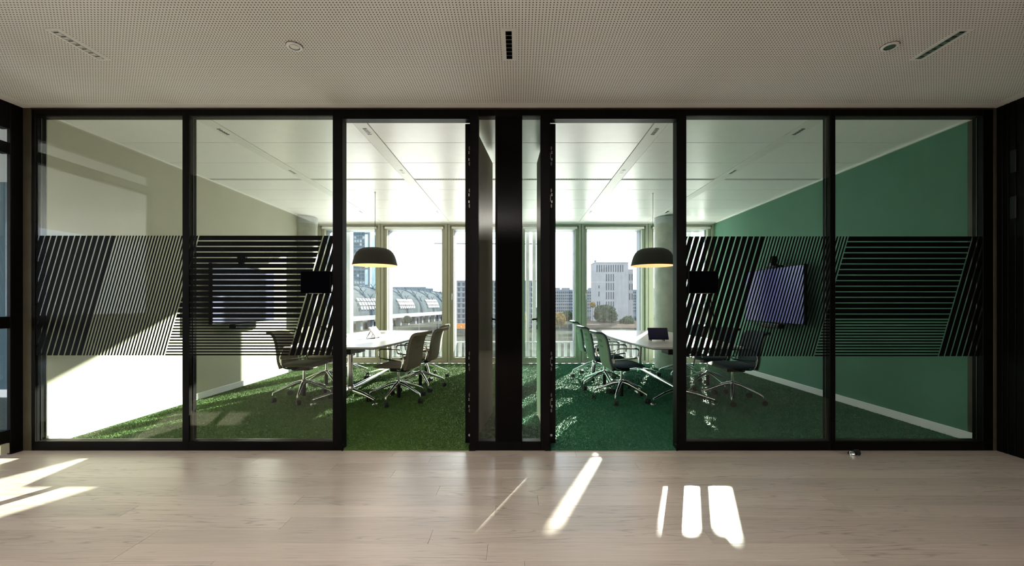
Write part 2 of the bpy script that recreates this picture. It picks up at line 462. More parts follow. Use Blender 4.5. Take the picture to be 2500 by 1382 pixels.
# grass carpets (pile made of tufts)
def carpet(name, x0, x1, d0, d1, m, label):
    o = MB().prism([(x0,.088),(d0,.088),(d0,.002),(d1,.002),(d1,.088),(x1,.088),(x1,4.90),(x0,4.90)], 'z', -.05, .012).build(name, m)
    tag(o, label, 'carpet', kind='stuff')
    ng = bpy.data.node_groups.new('pile', 'GeometryNodeTree')
    ng.interface.new_socket('Geometry', in_out='INPUT', socket_type='NodeSocketGeometry')
    ng.interface.new_socket('Geometry', in_out='OUTPUT', socket_type='NodeSocketGeometry')
    N = ng.nodes; L = ng.links
    gi = N.new('NodeGroupInput'); go = N.new('NodeGroupOutput')
    nrm = N.new('GeometryNodeInputNormal'); sp = N.new('ShaderNodeSeparateXYZ'); L.new(nrm.outputs[0], sp.inputs[0])
    gt = N.new('ShaderNodeMath'); gt.operation = 'GREATER_THAN'; gt.inputs[1].default_value = .5; L.new(sp.outputs[2], gt.inputs[0])
    dp = N.new('GeometryNodeDistributePointsOnFaces'); L.new(gi.outputs[0], dp.inputs['Mesh']); L.new(gt.outputs[0], dp.inputs['Selection'])
    dp.inputs['Density'].default_value = 9000
    cone = N.new('GeometryNodeMeshCone'); cone.inputs['Vertices'].default_value = 3
    cone.inputs['Radius Top'].default_value = .0006; cone.inputs['Radius Bottom'].default_value = .0050; cone.inputs['Depth'].default_value = .011
    sm = N.new('GeometryNodeSetMaterial'); sm.inputs['Material'].default_value = m; L.new(cone.outputs['Mesh'], sm.inputs[0])
    ip = N.new('GeometryNodeInstanceOnPoints'); L.new(dp.outputs['Points'], ip.inputs['Points']); L.new(sm.outputs[0], ip.inputs['Instance'])
    rv = N.new('FunctionNodeRandomValue'); rv.data_type = 'FLOAT_VECTOR'
    rv.inputs[0].default_value = (-.7,-.7,0); rv.inputs[1].default_value = (.7,.7,6.28); L.new(rv.outputs[0], ip.inputs['Rotation'])
    rs = N.new('FunctionNodeRandomValue'); rs.data_type = 'FLOAT'
    rs.inputs[2].default_value = .6; rs.inputs[3].default_value = 1.15; L.new(rs.outputs[1], ip.inputs['Scale'])
    jn = N.new('GeometryNodeJoinGeometry'); L.new(ip.outputs[0], jn.inputs[0]); L.new(gi.outputs[0], jn.inputs[0]); L.new(jn.outputs[0], go.inputs[0])
    md = o.modifiers.new('pile', 'NODES'); md.node_group = ng
    return o
carpet('grass_carpet', XL, -.16, fx(838), fx(1146), M_['carpl'], 'yellowish green grass-like carpet filling the left room with the beige wall')
carpet('grass_carpet', .03, XR, fx(1344), fx(1650), M_['carpr'], 'deep bluish green grass-like carpet filling the right room with the green wall')
o = MB().box(-4.2,4.2,FD-.08,5.0,-.3,-.05).build('floor', M_['concrete']); o['kind'] = 'structure'

# room ceilings: metal panels between the lighting strips
GX = [-4.086,-2.743,-1.401,-.0586,1.284,2.626,3.969]
seams = [.087,.715,1.311,1.922]; seams2 = [1.986,2.456,3.03,3.61,4.19,4.80]
def rceil(name, x0, x1, strips):
    c = empty(name, ((x0+x1)/2, 2.4, 2.83), kind='structure')
    edges = [x0]+[q for s in strips for q in (s-.064, s+.064)]+[x1]
    for k in range(0, len(edges), 2):
        a, b = edges[k]+.003, edges[k+1]-.003
        for sq in (seams, seams2):
            for u, v in zip(sq[:-1], sq[1:]):
                cx, cy = (a+b)/2, (u+v)/2
                MB().box(a,b,u+.003,v-.003,2.83,2.845).build('ceiling_panel', M_['panel'], c, bevel=.0015)
        MB().box(a,b,1.922,1.986,2.832,2.85).build('perforated_slot', M_['slot'], c)
    for s in strips:
        MB().box(s-.062,s+.062,.09,4.80,2.826,2.845).build('strip', M_['white'], c, bevel=.0015)
    MB().box(x0,x1,4.803,4.96,2.815,2.845).build('edge_panel', M_['panel'], c)
    return c
rceil('ceiling', XL, -.16, [GX[1], GX[2]])
rceil('ceiling', .03, XR, [GX[4], GX[5]])

# side rooms of the corridor
wl = empty('wall_left', (-4.1,-3.5,0), kind='structure')
Xs = -4.1
def sbox(name, y0, y1, z0, z1, m=None, dx=.07): return MB().box(Xs-dx, Xs, y0, y1, z0, z1).build(name, m or M_['black'], wl, bevel=.002)
sbox('post', -.09, -.0, 0, 2.8435, dx=.03); sbox('post', -1.3, -1.2, 0, 2.8435)
sbox('top_rail', -1.2, -.09, 2.63, 2.8435); sbox('transom', -1.2, -.09, 2.43, 2.52)
sbox('transom', -1.2, -.09, 1.02, 1.115); sbox('bottom_rail', -1.2, -.09, .10, .20)
MB().box(Xs-.05,Xs+.02,-1.3,-.11,.02,.10).build('sill_strip', M_['framel'], wl, bevel=.003)
MB().box(Xs-.04,Xs-.03,-1.2,-.09,.2,2.63).build('glass_pane', M_['glass'], wl)
MB().box(Xs-.1,Xs,-7.4,-1.3,0,2.8435).build('solid_wall', M_['black'], wl)
M_['bluecarpet'] = mat('slate_carpet', (.05,.075,.08), .9, var=.3, scale=40)
M_['blue'] = mat('blue_plaster', (.05,.10,.135), .8, var=.04)
o = MB().box(-10,-4.1,1.97,2.1,-.1,2.9).build('wall_back_left', M_['blue']); o['kind'] = 'structure'
o = MB().box(-10,-4.17,1.955,1.97,.0,.1).build('baseboard_back_left', M_['skirt']); o['kind'] = 'structure'
o = MB().box(-10,-4.17,-7.4,1.97,-.1,0).build('floor', M_['bluecarpet']); o['kind'] = 'structure'
o = MB().box(-10,-4.17,-7.4,1.97,2.80,2.86).build('ceiling', M_['panel']); o['kind'] = 'structure'
wr = empty('wall_right', (3.975,-3.5,0), kind='structure')
Xd = 3.975
MB().box(Xd+.02,Xd+.1,-7.4,-.0,-.3,2.8435).build('solid_wall', M_['black'], wr)
MB().box(4.0,4.6,-.0,.4,-.3,2.9).build('solid_wall', M_['black'], wr)  # unseen block, added to stop sunlight leaking past the wall end
for y1, y0 in ((-.0,-.045),(-.05,-.085),(-.09,-.135),(-.14,-.19),(-.195,-.6),(-.605,-1.1)):
    MB().box(Xd,Xd+.03,y0,y1,0,2.8435).build('panel', M_['black'], wr, bevel=.002)
for zc in (fz(407), fz(515)):
    MB().box(Xd-.014,Xd,-.148,-.108,zc-.09,zc+.09).build('hinge', M_['bezel'], wr, bevel=.003)

# corridor rear wall behind the photographer
M_['rear'] = mat('pale_plaster', (.10,.095,.09), .8, var=.02)
o = MB().box(-4.6,4.6,-7.4,-7.3,0,2.86).build('wall_rear', M_['rear']); o['kind'] = 'structure'

# ------------------------------------------------------------------ facade windows
ZG0, ZG1 = .127, 2.71
def window(i, fins=()):
    a, b = GX[i]+.004, GX[i+1]-.004
    if i == 0: a = XL-.0
    if i == 2: b = -.165
    if i == 3: a = .035
    if i == 5: b = XR
    wn = empty('window_%d' % (i+1), ((a+b)/2, YB, .02), kind='structure')
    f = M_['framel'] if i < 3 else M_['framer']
    FW, SW = .052, .062
    for x0, x1 in ((a,a+FW),(b-FW,b)): MB().box(x0,x1,4.90,5.05,.02,2.83).build('frame_stile', f, wn, bevel=.003)
    MB().box(a+FW,b-FW,4.90,5.05,2.775,2.83).build('frame_rail', f, wn, bevel=.003)
    MB().box(a+FW,b-FW,4.90,5.05,.02,.065).build('frame_rail', f, wn, bevel=.003)
    a2, b2 = a+FW, b-FW
    for x0, x1 in ((a2,a2+SW),(b2-SW,b2)): MB().box(x0,x1,4.945,5.05,.065,2.775).build('sash_stile', f, wn, bevel=.004)
    MB().box(a2+SW,b2-SW,4.945,5.05,ZG1,2.775).build('sash_rail', f, wn, bevel=.004)
    MB().box(a2+SW,b2-SW,4.945,5.05,.065,ZG0).build('sash_rail', f, wn, bevel=.004)
    g0, g1 = a2+SW, b2-SW
    MB().box(g0,g1,5.020,5.026,ZG0,ZG1).build('pane', M_['fglass'], wn)
    MB().box(g0,g1,5.012,5.02,ZG0-.004,ZG0+.006).build('gasket', M_['rubber'], wn)
    for s in (g0-.02, g1-.01):                                  # outer reveal
        MB().box(s,s+.03,5.05,5.10 if (i == 5 and s > 3) else 5.29,ZG0,ZG1).build('reveal', M_['reveal'], wn)
    MB().box(g0-.02,g1+.02,5.05,5.29,ZG1,ZG1+.04).build('reveal', M_['reveal'], wn)
    bl = MB().tube([(a2+.03,4.925,2.742),(b2-.03,4.925,2.742)], .024, 14).build('roller_blind', M_['white'], wn, smooth=True)
    for x0 in (a2+.018, b2-.03): MB().lathe([(.03,0),(.03,.012)], 14, (x0,4.925,2.742), 'x').build('end_cap', M_['framel'], bl, smooth=True)
    hx = b2-SW/2 if i in (0,) else a2+SW/2
    if i in (0,2,4):
        MB().box(hx-.012,hx+.012,4.937,4.945,1.37,1.44).build('handle_plate', M_['steel'], wn, bevel=.002)
        MB().tube(chaikin([(hx,4.945,1.41),(hx,4.90,1.41),(hx,4.895,1.29)], 2), .008, 8).build('handle', M_['steel'], wn, smooth=True)
    return wn
M_['reveal'] = mat('dark_grey_reveal', (.10,.12,.14), .5)
for i in range(6): window(i)
wb = empty('wall_back', (0,5.0,0), kind='structure')
MB().box(-4.2,4.2,4.9,5.15,2.83,2.9).build('lintel', M_['concrete'], wb)
MB().box(-4.6,4.6,5.0,5.75,-.35,.0).build('ledge', M_['skirt'], wb)  # made white to bounce sunlight up onto the room ceilings
MB().box(-.165,.035,4.95,5.3,0,2.83).build('pier', M_['framel'], wb)
for j in (1,2,4,5): MB().box(GX[j]-.004,GX[j]+.004,4.93,5.05,.02,2.83).build('joint', M_['rubber'], wb)
for px0, px1 in ((843,857),(1284,1292),(1300,1308),(1676,1685),(1698,1705)):
    x0, x1 = (px0-VX)*8.97/F, (px1-VX)*8.97/F
    MB().box(x0,x1,5.45,5.62,-.0,3.1).build('fin', M_['fin'], wb, bevel=.004)
# low balustrade outside the windows
ba = tag(empty('balustrade', (0,5.5,0)), 'low white slatted balustrade outside the windows', 'railing')
MB().box(-4.5,4.5,5.38,5.43,.385,.41).build('handrail', M_['fin'], ba, bevel=.004)
for k in range(68):
    x = -4.42+k*.132
    MB().box(x,x+.065,5.39,5.415,.0,.385).build('slat', M_['fin'], ba)

# columns
for x, lab in ((-4.02,'round concrete column half set into the beige wall by the window'), (2.83,'round concrete column standing free beside the right table')):
    c = empty('concrete_column', (x,4.36,.01), label=lab, cat='column')
    MB().lathe([(.25,.0),(.25,2.68)], 40, (x,4.36,.01)).build('shaft', M_['concrete'], c, smooth=True)
    MB().lathe([(.255,2.69),(.255,2.82)], 40, (x,4.36,.0)).build('collar', M_['fin'], c, smooth=True)

# ------------------------------------------------------------------ ceiling fittings
def corridor_light(x, label, cm):
    y0, y1 = -CD+2.457, -CD+2.785
    t = tag(empty('ceiling_light', (x,(y0+y1)/2,2.8435)), label, 'ceiling light', 'recessed linear lights in the corridor ceiling')
    MB().box(x-.043,x+.043,y0,y1,2.8405,2.8436).build('plate', M_['white'], t, bevel=.001)
    for k in range(7):
        yc = y0+.042+k*(y1-y0-.084)/6
        ce = MB().box(x-.017,x+.017,yc-.016,yc+.016,2.8385,2.8404).build('cell', M_[cm], t, bevel=.004, seg=2)
        fr = MB()
        fr.box(x-.019,x-.0165,yc-.018,yc+.018,2.8375,2.8404).box(x+.0165,x+.019,yc-.018,yc+.018,2.8375,2.8404)
        fr.box(x-.019,x+.019,yc+.0155,yc+.0185,2.8375,2.8404)
        fr.build('reflector_rim', M_['chrome'], ce)
        if cm != 'blackgloss':  # side fittings: lit and dark reflector sides put into the cell colours
            MB().box(x-.014,x+.014,yc-.012,yc-.004,2.8375,2.8386).build('cell_dark_bar', M_['bezel'], ce)
corridor_light(-2.75, 'slim white recessed light with seven cells at the left of the perforated ceiling', 'white')
corridor_light(-.052, 'slim recessed light with seven black cells in the middle of the perforated ceiling', 'blackgloss')
corridor_light(2.65, 'slim recessed light with seven bright cells at the right of the perforated ceiling', 'steel')
def disc(x, label, dark):
    c = (x, -CD+2.63, 2.8435)
    t = tag(empty('ceiling_disc', c), label, 'ceiling fitting')
    MB().lathe([(.047,-.001),(.047,-.006),(.040,-.010),(.032,-.010),(.030,-.006),(.030,-.001)], 32, c).build('ring', M_['panel'], t, smooth=True)
    MB().lathe([(.050,-.0002),(.050,-.0015)], 32, c).build('shadow_ring', M_['bezel'], t, smooth=True)
    MB().lathe([(.029,-.001),(.027,-.008)], 32, c).build('lens', M_['steel'] if dark else M_['white'], t, smooth=True)
    MB().lathe([(.0275,-.0078),(.0295,-.0105)], 32, c, cap=False).build('lens_groove', M_['bezel'], t, smooth=True)
disc(-1.403, 'small round white fitting on the left of the perforated ceiling', False)
disc(2.344, 'small round fitting with a grey centre on the right of the perforated ceiling', True)
names = {0:'leftmost ceiling strip',1:'second ceiling strip from the left',2:'second ceiling strip from the right',3:'rightmost ceiling strip'}
for si, gx in enumerate((GX[1],GX[2],GX[4],GX[5])):
    for oi, (D, w_) in enumerate(((3.905,'nearest the glass front'),(5.10,'halfway along'),(7.34,'nearest the windows'))):
        yc = D-CD
        t = tag(empty('strip_light', (gx,yc,2.826)), 'five tiny cells in the %s, %s' % (names[si], w_), 'ceiling light', 'cell lights in the room ceiling strips')
        for k in range(5):
            y0 = yc-.075+k*.03
            ce = MB().box(gx-.02,gx+.02,y0+.003,y0+.027,2.8225,2.8262).build('cell', M_['steel'], t, bevel=.002)
            MB().box(gx-.016,gx+.016,y0+.006,y0+.016,2.8215,2.8226).build('shade', M_['bezel'], ce)

def pendant(x, y, label):
    t = tag(empty('pendant_lamp', (x,y,1.77)), label, 'lamp', 'domed pendant lamps over the tables')
    R = .315; H = .25
    prof = [(0.001,H),(.10,H),(.165,H-.006),(.215,H-.028),(.252,H-.065),(.276,H-.11),(.295,H-.165),(R,0)]
    MB().lathe(prof, 48, (x,y,1.77), cap=False).build('shade', M_['lampout'], t, smooth=True)
    inn = [(r*.985, h*.975) for r, h in prof]; inn[0] = (.001, H*.975)
    MB().lathe(inn, 48, (x,y,1.768), cap=False).build('shade_lining', M_['lampin'], t, smooth=True)
    MB().lathe([(.06,-.0),(.06,.045)], 24, (x,y,1.94)).build('diffuser', M_['lampin'], t, smooth=True)
    MB().tube([(x,y,2.02),(x-.002,y,2.3),(x,y,2.55),(x,y,2.83)], .0035, 6).build('cable', M_['rubber'], t, smooth=True)
    MB().lathe([(.010,0),(.012,.014)], 16, (x,y,2.815)).build('ceiling_rose', M_['white'], t, smooth=True)
    l = bpy.data.lights.new('lamp_bulb', 'POINT'); l.energy = 1.0; l.color = (1,.74,.52); l.shadow_soft_size = .05
    lo = bpy.data.objects.new('lamp_bulb', l); COL.objects.link(lo); lo.location = (0,0,.10); lo.parent = t
pendant(-2.06, 6.05-CD, 'dark domed pendant lamp hanging over the left table')
pendant(1.98, 6.10-CD, 'dark domed pendant lamp hanging over the right table')

# ------------------------------------------------------------------ tables
def table(x, label):
    yc = 5.95-CD
    t = tag(empty('meeting_table', (x,yc,.02)), label, 'table', 'boat shaped meeting tables')
    L2 = 1.40; pts = []
    for k in range(21):
        u = -1+2*k/20; pts.append((x+.50+.135*(1-u*u), yc+u*L2))
    for k in range(21):
        u = 1-2*k/20; pts.append((x-.50-.135*(1-u*u), yc+u*L2))
    pts = rounded(pts, .05, 3) if False else pts
    cr = []
    for p in pts: cr.append(p)
    # rounded corners: pull in the four corner points
    MB().prism(rounded(cr, .03, 2), 'z', .722, .742).build('table_top', M_['tabletop'], t, bevel=.003)
    inner = [(x+(px_-x)*.985, yc+(py_-yc)*.992) for px_, py_ in cr]
    MB().prism(inner, 'z', .714, .7225).build('edge_underlay', M_['tableedge'], t)
    cols = (5.15-CD, 6.75-CD)
    MB().box(x-.045,x+.045,cols[0]-.08,cols[1]+.08,.655,.708).build('beam', M_['bezel'], t, bevel=.004)
    MB().box(x-.17,x+.06,cols[0]-.14,cols[0]+.10,.605,.712).build('cable_box', M_['bezel'], t, bevel=.004)
    for yy in cols:
        MB().lathe([(.034,.12),(.034,.655)], 24, (x,yy,0)).build('column', M_['chrome'], t, smooth=True)
        MB().lathe([(.05,.12),(.055,.15),(.045,.21),(.036,.22)], 24, (x,yy,0)).build('column_foot', M_['chrome'], t, smooth=True)
        for s in (-1, 1):
            MB().obox((x+s*.04,yy-.02,.655), (s*.44,0,.045), (0,.04,0), (0,0,.012)).build('bracket', M_['bezel'], t)
        d = -1 if yy == cols[0] else 1
        for s in (-1, 1):
            tip = Vector((x+s*.365, yy+d*.19, .075))
            ft = MB().tube([(x+s*.02,yy,.155),(x+s*.2,yy+d*.10,.125),tip], [.026,.021,.015], 12).build('foot', M_['chrome'], t, smooth=True)
            MB().lathe([(.035,.0),(.034,.006),(.010,.012),(.010,.055)], 16, (tip.x,tip.y,.022)).build('glide', M_['chrome'], ft, smooth=True)
    MB().tube([(x,cols[0],.165),(x,cols[1],.165)], .024, 14).build('spine', M_['chrome'], t, smooth=True)
    return t
table(-2.06, 'pale boat-shaped meeting table with chrome legs in the left room')
table(1.98, 'pale boat-shaped meeting table with chrome legs in the right room')

# consoles on the tables
def console(loc, rz, label, scr, lean):
    t = tag(empty('table_console', loc, rz), label, 'tablet')
    off = Vector((0,0,0))
    a = math.radians(lean)                                   # screen tilts back from vertical
    u = Vector((1,0,0)); n = Vector((0,math.sin(a)*1.0,math.cos(a)))
    wv = Vector((0,-math.cos(a),math.sin(a)))
    p = Vector((-.125,-.05,.022))
    MB().obox(p, u*.25, n*.165, -wv*.014).build('housing', M_['bezel'] if scr == 'screen' else M_['white'], t, world=False, bevel=.004)
    MB().obox(p+u*.008+n*.008+wv*.0005, u*.234, n*.149, wv*.002).build('screen', M_['console' if scr == 'screen' else 'tabletop'], t, world=False)
    for s in (-.09, .075):
        MB().tube([(s,-.045,.035),(s,-.02,.006),(s,.09,.006),(s,.03,.11)], .006, 6, cap=True).build('stand_leg', M_['bezel'], t, world=False)
    return t
console((-1.955, 5.76-CD, .741), math.radians(88), 'white tablet console leaning on a black stand on the left table', 'white', 35)
console((1.80, 4.80-CD+.55, .741), math.radians(-4), 'dark tablet console facing the glass front on the right table', 'screen', 28)

# ------------------------------------------------------------------ chairs (facing +X, on the carpet)
def chair(fab_seat, fab_out, fab_in, fab_panel):
    t = empty('office_chair', (0,0,0))
    k = dict(world=False)
    # seat cushion
    rows = []
    nx, ny = 10, 10
    def seatpt(i, j, top):
        u = -1+2*i/nx; v = -1+2*j/ny
        x = u*.235; yv = v*.235
        rx = 1-.10*abs(v)**4; ry = 1-.10*abs(u)**4
        edge = max(abs(u), abs(v))**6
        z = .478-.02*max(0,u)**3-.004*(1-u*u)*(1-v*v) if top else .418
        z += (-.022 if top else .016)*edge
        return (x*rx+.02, yv*ry, z)
    mb = MB()
    mb.grid([[seatpt(i,j,True) for j in range(ny+1)] for i in range(nx+1)])
    mb.grid([[seatpt(i,j,False) for j in range(ny+1)] for i in range(nx+1)])
    rim = [(i,0) for i in range(nx)]+[(nx,j) for j in range(ny)]+[(i,ny) for i in range(nx,0,-1)]+[(0,j) for j in range(ny,0,-1)]
    n1 = (nx+1)*(ny+1)
    for q in range(len(rim)):
        (i,j), (i2,j2) = rim[q], rim[(q+1) % len(rim)]
        a, b = i*(ny+1)+j, i2*(ny+1)+j2
        mb.f.append([a, b, n1+b, n1+a])
    mb.build('seat', fab_seat, t, smooth=True, sub=1, **k)
    # backrest: curved profile swept across the width
    prof = chaikin([(-.195,.415),(-.222,.50),(-.228,.60),(-.243,.70),(-.262,.775),(-.285,.822),(-.325,.840),(-.372,.838)], 2)
    def backrow(off, z0=0, z1=9, wsc=1.0):
        r = []
        for i, p in enumerate(prof):
            d = (prof[min(i+1,len(prof)-1)]-prof[max(i-1,0)]).normalized(); nrm = Vector((d.y, -d.x))
            f = i/(len(prof)-1)
            hw = (.222-.018*f)*wsc
            if f > .85: hw *= 1-.10*((f-.85)/.15)**2
            row = []
            for j in range(9):
                v = -1+2*j/8
                q = p+nrm*(off)
                row.append((q.x-.0+.022*v*v*(1-f*.6), hw*v, q.y))
            if z0 <= q.y <= z1: r.append(row)
        return r
    def shell(oa, ob, name, m, z0=0, z1=9, wsc=1.0):
        mb = MB(); A = backrow(oa,z0,z1,wsc); B = backrow(ob,z0,z1,wsc); mb.grid(A); nA = len(mb.v); mb.grid(B)
        R, Cc = len(A), 9
        per = [(i,0) for i in range(R-1)]+[(R-1,j) for j in range(Cc-1)]+[(i,Cc-1) for i in range(R-1,0,-1)]+[(0,j) for j in range(Cc-1,0,-1)]
        for q in range(len(per)):
            (i,j),(i2,j2) = per[q], per[(q+1) % len(per)]
            a, b = i*Cc+j, i2*Cc+j2
            mb.f.append([a,b,nA+b,nA+a])
        return mb.build(name, m, t, smooth=True, **k)
    shell(.018, -.003, 'back_cushion', fab_in)
    bk = shell(-.003, -.016, 'back_shell', fab_out, wsc=1.02)
    for z0, z1 in ((.655,.70),(.712,.765)):
        o = shell(-.0155, -.0185, 'back_mesh', fab_panel, z0, z1, .74); o.parent = bk
    for s in (-1, 1):
        yv = s*.236
        loop = chaikin([(-.165,yv,.49),(-.175,yv,.545),(-.135,yv,.655),(-.07,yv,.662),(.09,yv,.660),(.135,yv,.655),(.142,yv,.61),(.128,yv,.555),(.10,yv,.545),(-.15,yv,.520)], 2)
        MB().tube(loop, .0085, 8).build('armrest', M_['chrome'], t, smooth=True, **k)
        MB().tube(chaikin([(-.155,yv,.53),(-.16,yv,.48),(-.13,yv*.97,.415),(-.05,yv*.6,.405)], 2), .009, 8).build('arm_strut', M_['chrome'], t, smooth=True, **k)
    mb = MB().box(-.13,.09,-.06,.06,.365,.42); mb.box(-.17,-.05,-.085,.085,.395,.42)
    mb.build('tilt_mechanism', M_['bezel'], t, bevel=.012, seg=2, **k)
    MB().lathe([(.015,.22),(.015,.37)], 16).build('gas_column', M_['chrome'], t, smooth=True, **k)
    MB().lathe([(.024,.045),(.024,.20)], 16).build('column_sleeve', M_['bezel'], t, smooth=True, **k)
    MB().lathe([(.030,.195),(.034,.205),(.034,.235),(.024,.25)], 20).build('hub', M_['chrome'], t, smooth=True, **k)
    for i in range(5):
        a = 2*PI*i/5+.31
        c, s_ = math.cos(a), math.sin(a)
        P = lambda r, z: (c*r, s_*r, z)
        lg = MB().tube([P(.02,.222),P(.10,.208),P(.30,.128),P(.335,.112),P(.338,.085)], [.021,.019,.0125,.011,.009], 10).build('leg', M_['chrome'], t, smooth=True, **k)
        cb = MB(); ax = a+random.uniform(-1.2,1.2); d = Vector((math.cos(ax), math.sin(ax), 0))
        c0 = Vector(P(.338,.034))+Vector((-d.y,d.x,0))*.018
        for o1, o2 in ((-.024,-.006),(.006,.024)):
            n0 = len(cb.v)
            for off in (o1, o2):
                for q in range(14):
                    th = 2*PI*q/14
                    pnt = c0+d*off+(Vector((-d.y,d.x,0))*math.cos(th)+Vector((0,0,1))*math.sin(th))*.032
                    cb.v.append(tuple(pnt))
            cb.f += [[n0+q for q in range(14)], [n0+14+q for q in range(14)][::-1]]
            for q in range(14): r_ = (q+1) % 14; cb.f.append([n0+q,n0+r_,n0+14+r_,n0+14+q])
        cb.tube([tuple(c0+d*-.006),tuple(c0+d*.006)], .012, 8)
        cb.build('caster', M_['rubber'], lg, bevel=.003, **k)
    return t
cl = chair(M_['taupe'], M_['taupel'], M_['taupe'], M_['taupe'])
cr = chair(M_['petrol'], M_['celadon'], M_['petrol'], M_['celadond'])
GL, GR = 'taupe office chairs around the left table', 'green and petrol office chairs around the right table'
spots = [
 (cl, -1.46, 5.14, 180-9, 0, 1.0, 'taupe chair on the right of the left table, nearest the glass front', GL),
 (cl, -1.37, 5.90, 180-4, 36, 1.0, 'taupe chair on the right of the left table, middle of its row', GL),
 (cl, -1.47, 6.72, 180+2, 20, 1.0, 'taupe chair on the right of the left table, nearest the windows', GL),
 (cl, -2.67, 5.23, 2, 50, 1.0, 'taupe chair on the far left of the left table, nearest the glass front', GL),
 (cl, -2.72, 5.95, -3, 10, 1.0, 'taupe chair beside the beige wall, middle of the left row', GL),
 (cl, -2.69, 6.66, 4, 30, 1.0, 'taupe chair beside the beige wall, nearest the windows', GL),
 (cr, 1.295, 5.20, 3, 8, 1.0, 'pale green backed chair nearest the open doorway of the right room', GR),
 (cr, 1.225, 5.88, 2, 40, 1.03, 'pale green backed chair in the middle of the row left of the right table', GR),
 (cr, 1.23, 6.75, 0, 22, 1.07, 'pale green backed chair left of the right table, nearest the windows', GR),
 (cr, 2.635, 5.12, 180, 44, 1.0, 'dark petrol chair in front of the green wall, nearest the glass front', GR),
 (cr, 2.68, 5.88, 182, 12, 1.0, 'dark petrol chair in front of the green wall, middle of its row', GR),
 (cr, 2.63, 6.70, 178, 28, 1.0, 'dark petrol chair right of the right table, nearest the column', GR),
]
used = set()
for src, x, D, rot, base, zs, lab, grp in spots:
    c = src if src.name not in used else copy_tree(src)
    used.add(src.name)
    c.location = (x, D-CD, .022); c.rotation_euler = (0,0,math.radians(rot)); c.scale = (1,1,zs)
    tag(c, lab, 'chair', grp)
    if base:
        for ch in c.children:
            if ch.name.split('.')[0] == 'leg': ch.rotation_euler = (0,0,math.radians(base))

# ------------------------------------------------------------------ displays, panels, small things
def display(xw, y0, y1, z0, z1, side, label, camy):
    x = xw; d = side                                          # d=+1 faces +X
    t = tag(empty('wall_display', (x,(y0+y1)/2,z0)), label, 'television')
    xs_ = sorted((x-d*.045, x))
    MB().box(xs_[0],xs_[1],y0,y1,z0,z1).build('housing', M_['bezel'], t, bevel=.004)
    xs_ = sorted((x, x+d*.003))
    MB().box(xs_[0],xs_[1],y0+.012,y1-.012,z0+.012,z1-.012).build('screen', M_['tvgrey' if d > 0 else 'tv'], t)
    xs_ = sorted((x-d*.05, x-d*.14))
    MB().box(xs_[0],xs_[1],(y0+y1)/2-.2,(y0+y1)/2+.2,z0+.2,z1-.2).build('wall_bracket', M_['bezel'], t)
    xs_ = sorted((x-d*.03, x+d*.06))
    MB().box(xs_[0],xs_[1],camy-.22,camy+.22,z0-.075,z0-.012).build('sound_bar', M_['bezel'], t, bevel=.01)
    xs_ = sorted((x-d*.06, x+d*.05))
    c = MB().box(xs_[0],xs_[1],camy-.13,camy+.13,z1+.003,z1+.03).build('camera_shelf', M_['bezel'], t, bevel=.006)
    hb = MB().lathe([(.035,.03),(.042,.05),(.042,.07),(.035,.075),(.05,.08),(.055,.12),(.05,.16),(.03,.175)], 20, (x,camy,z1)); hb.build('video_camera', M_['bezel'], t, smooth=True)
    MB().lathe([(.03,0),(.026,.02)], 16, (x+d*.045,camy,z1+.12), 'x').build('lens', M_['blackgloss'], t, smooth=True)
display(-3.86, 5.28-CD, 6.63-CD, .95, 1.735, 1, 'large wall display on the beige wall, seen behind black bars', 5.85-CD)
display(3.79, 5.52-CD, 6.93-CD, .932, 1.745, -1, 'large bluish wall display on the green wall, seen behind slanting bars', 6.18-CD)

def touch_panel(p0, p1, label):
    x0, x1 = fx(p0), fx(p1); z0, z1 = fz(716.5), fz(662)
    t = tag(empty('touch_panel', ((x0+x1)/2, .008, z0)), label, 'tablet', 'touch panels on the glass beside the doors')
    MB().prism(rounded([(x0,z0),(x1,z0),(x1,z1),(x0,z1)], .008, 4), 'y', -.02, .007).build('housing', M_['bezel'], t, bevel=.002)
    MB().prism(rounded([(x0+.003,z0+.003),(x1-.003,z0+.003),(x1-.003,z1-.003),(x0+.003,z1-.003)], .006, 4), 'y', -.0215, -.0195).build('screen', M_['screen'], t)
    MB().box((x0+x1)/2-.055,(x0+x1)/2+.055,-.021,-.012,z0-.003,z0+.002).build('light_bar', M_['steel'], t)
touch_panel(736.5, 809, 'small black touch panel on the glass left of the left doorway')
touch_panel(1679, 1751.5, 'small black touch panel on the glass right of the right doorway')

ds = tag(empty('door_stop', (2.695, 3.357-CD, 0)), 'small chrome door stop with a black buffer on the oak floor', 'door stop')
c = (2.695, 3.357-CD, 0)
MB().lathe([(.034,0),(.034,.012),(.030,.024),(.018,.033),(.002,.036)], 24, c).build('dome', M_['chrome'], ds, smooth=True)
MB().lathe([(.024,-.012),(.024,.012)], 20, (c[0]+.034,c[1],.024), 'x').build('buffer', M_['rubber'], ds, smooth=True)

tp = tag(empty('tripod', (3.55,4.3,.02)), 'black tripod stand behind the chairs by the green wall', 'tripod')
apex = Vector((3.585, 7.8-CD, 1.50))
for fx_, fD in ((3.27,7.78),(3.71,8.03),(3.70,7.54)):
    MB().tube([apex+Vector((0,0,-.05)), (fx_,fD-CD,.03)], .013, 8).build('leg', M_['bezel'], tp, smooth=True)
MB().tube([apex+Vector((0,0,-.35)), apex+Vector((.06,0,.42))], .011, 8).build('mast', M_['bezel'], tp, smooth=True)
MB().lathe([(.028,-.06),(.034,-.02),(.034,.02),(.02,.05)], 14, tuple(apex)).build('collar', M_['bezel'], tp, smooth=True)
MB().tube([apex+Vector((-.0,-.0,-.02)), apex+Vector((.07,-.03,-.03))], .008, 8).build('knob', M_['bezel'], tp, smooth=True)

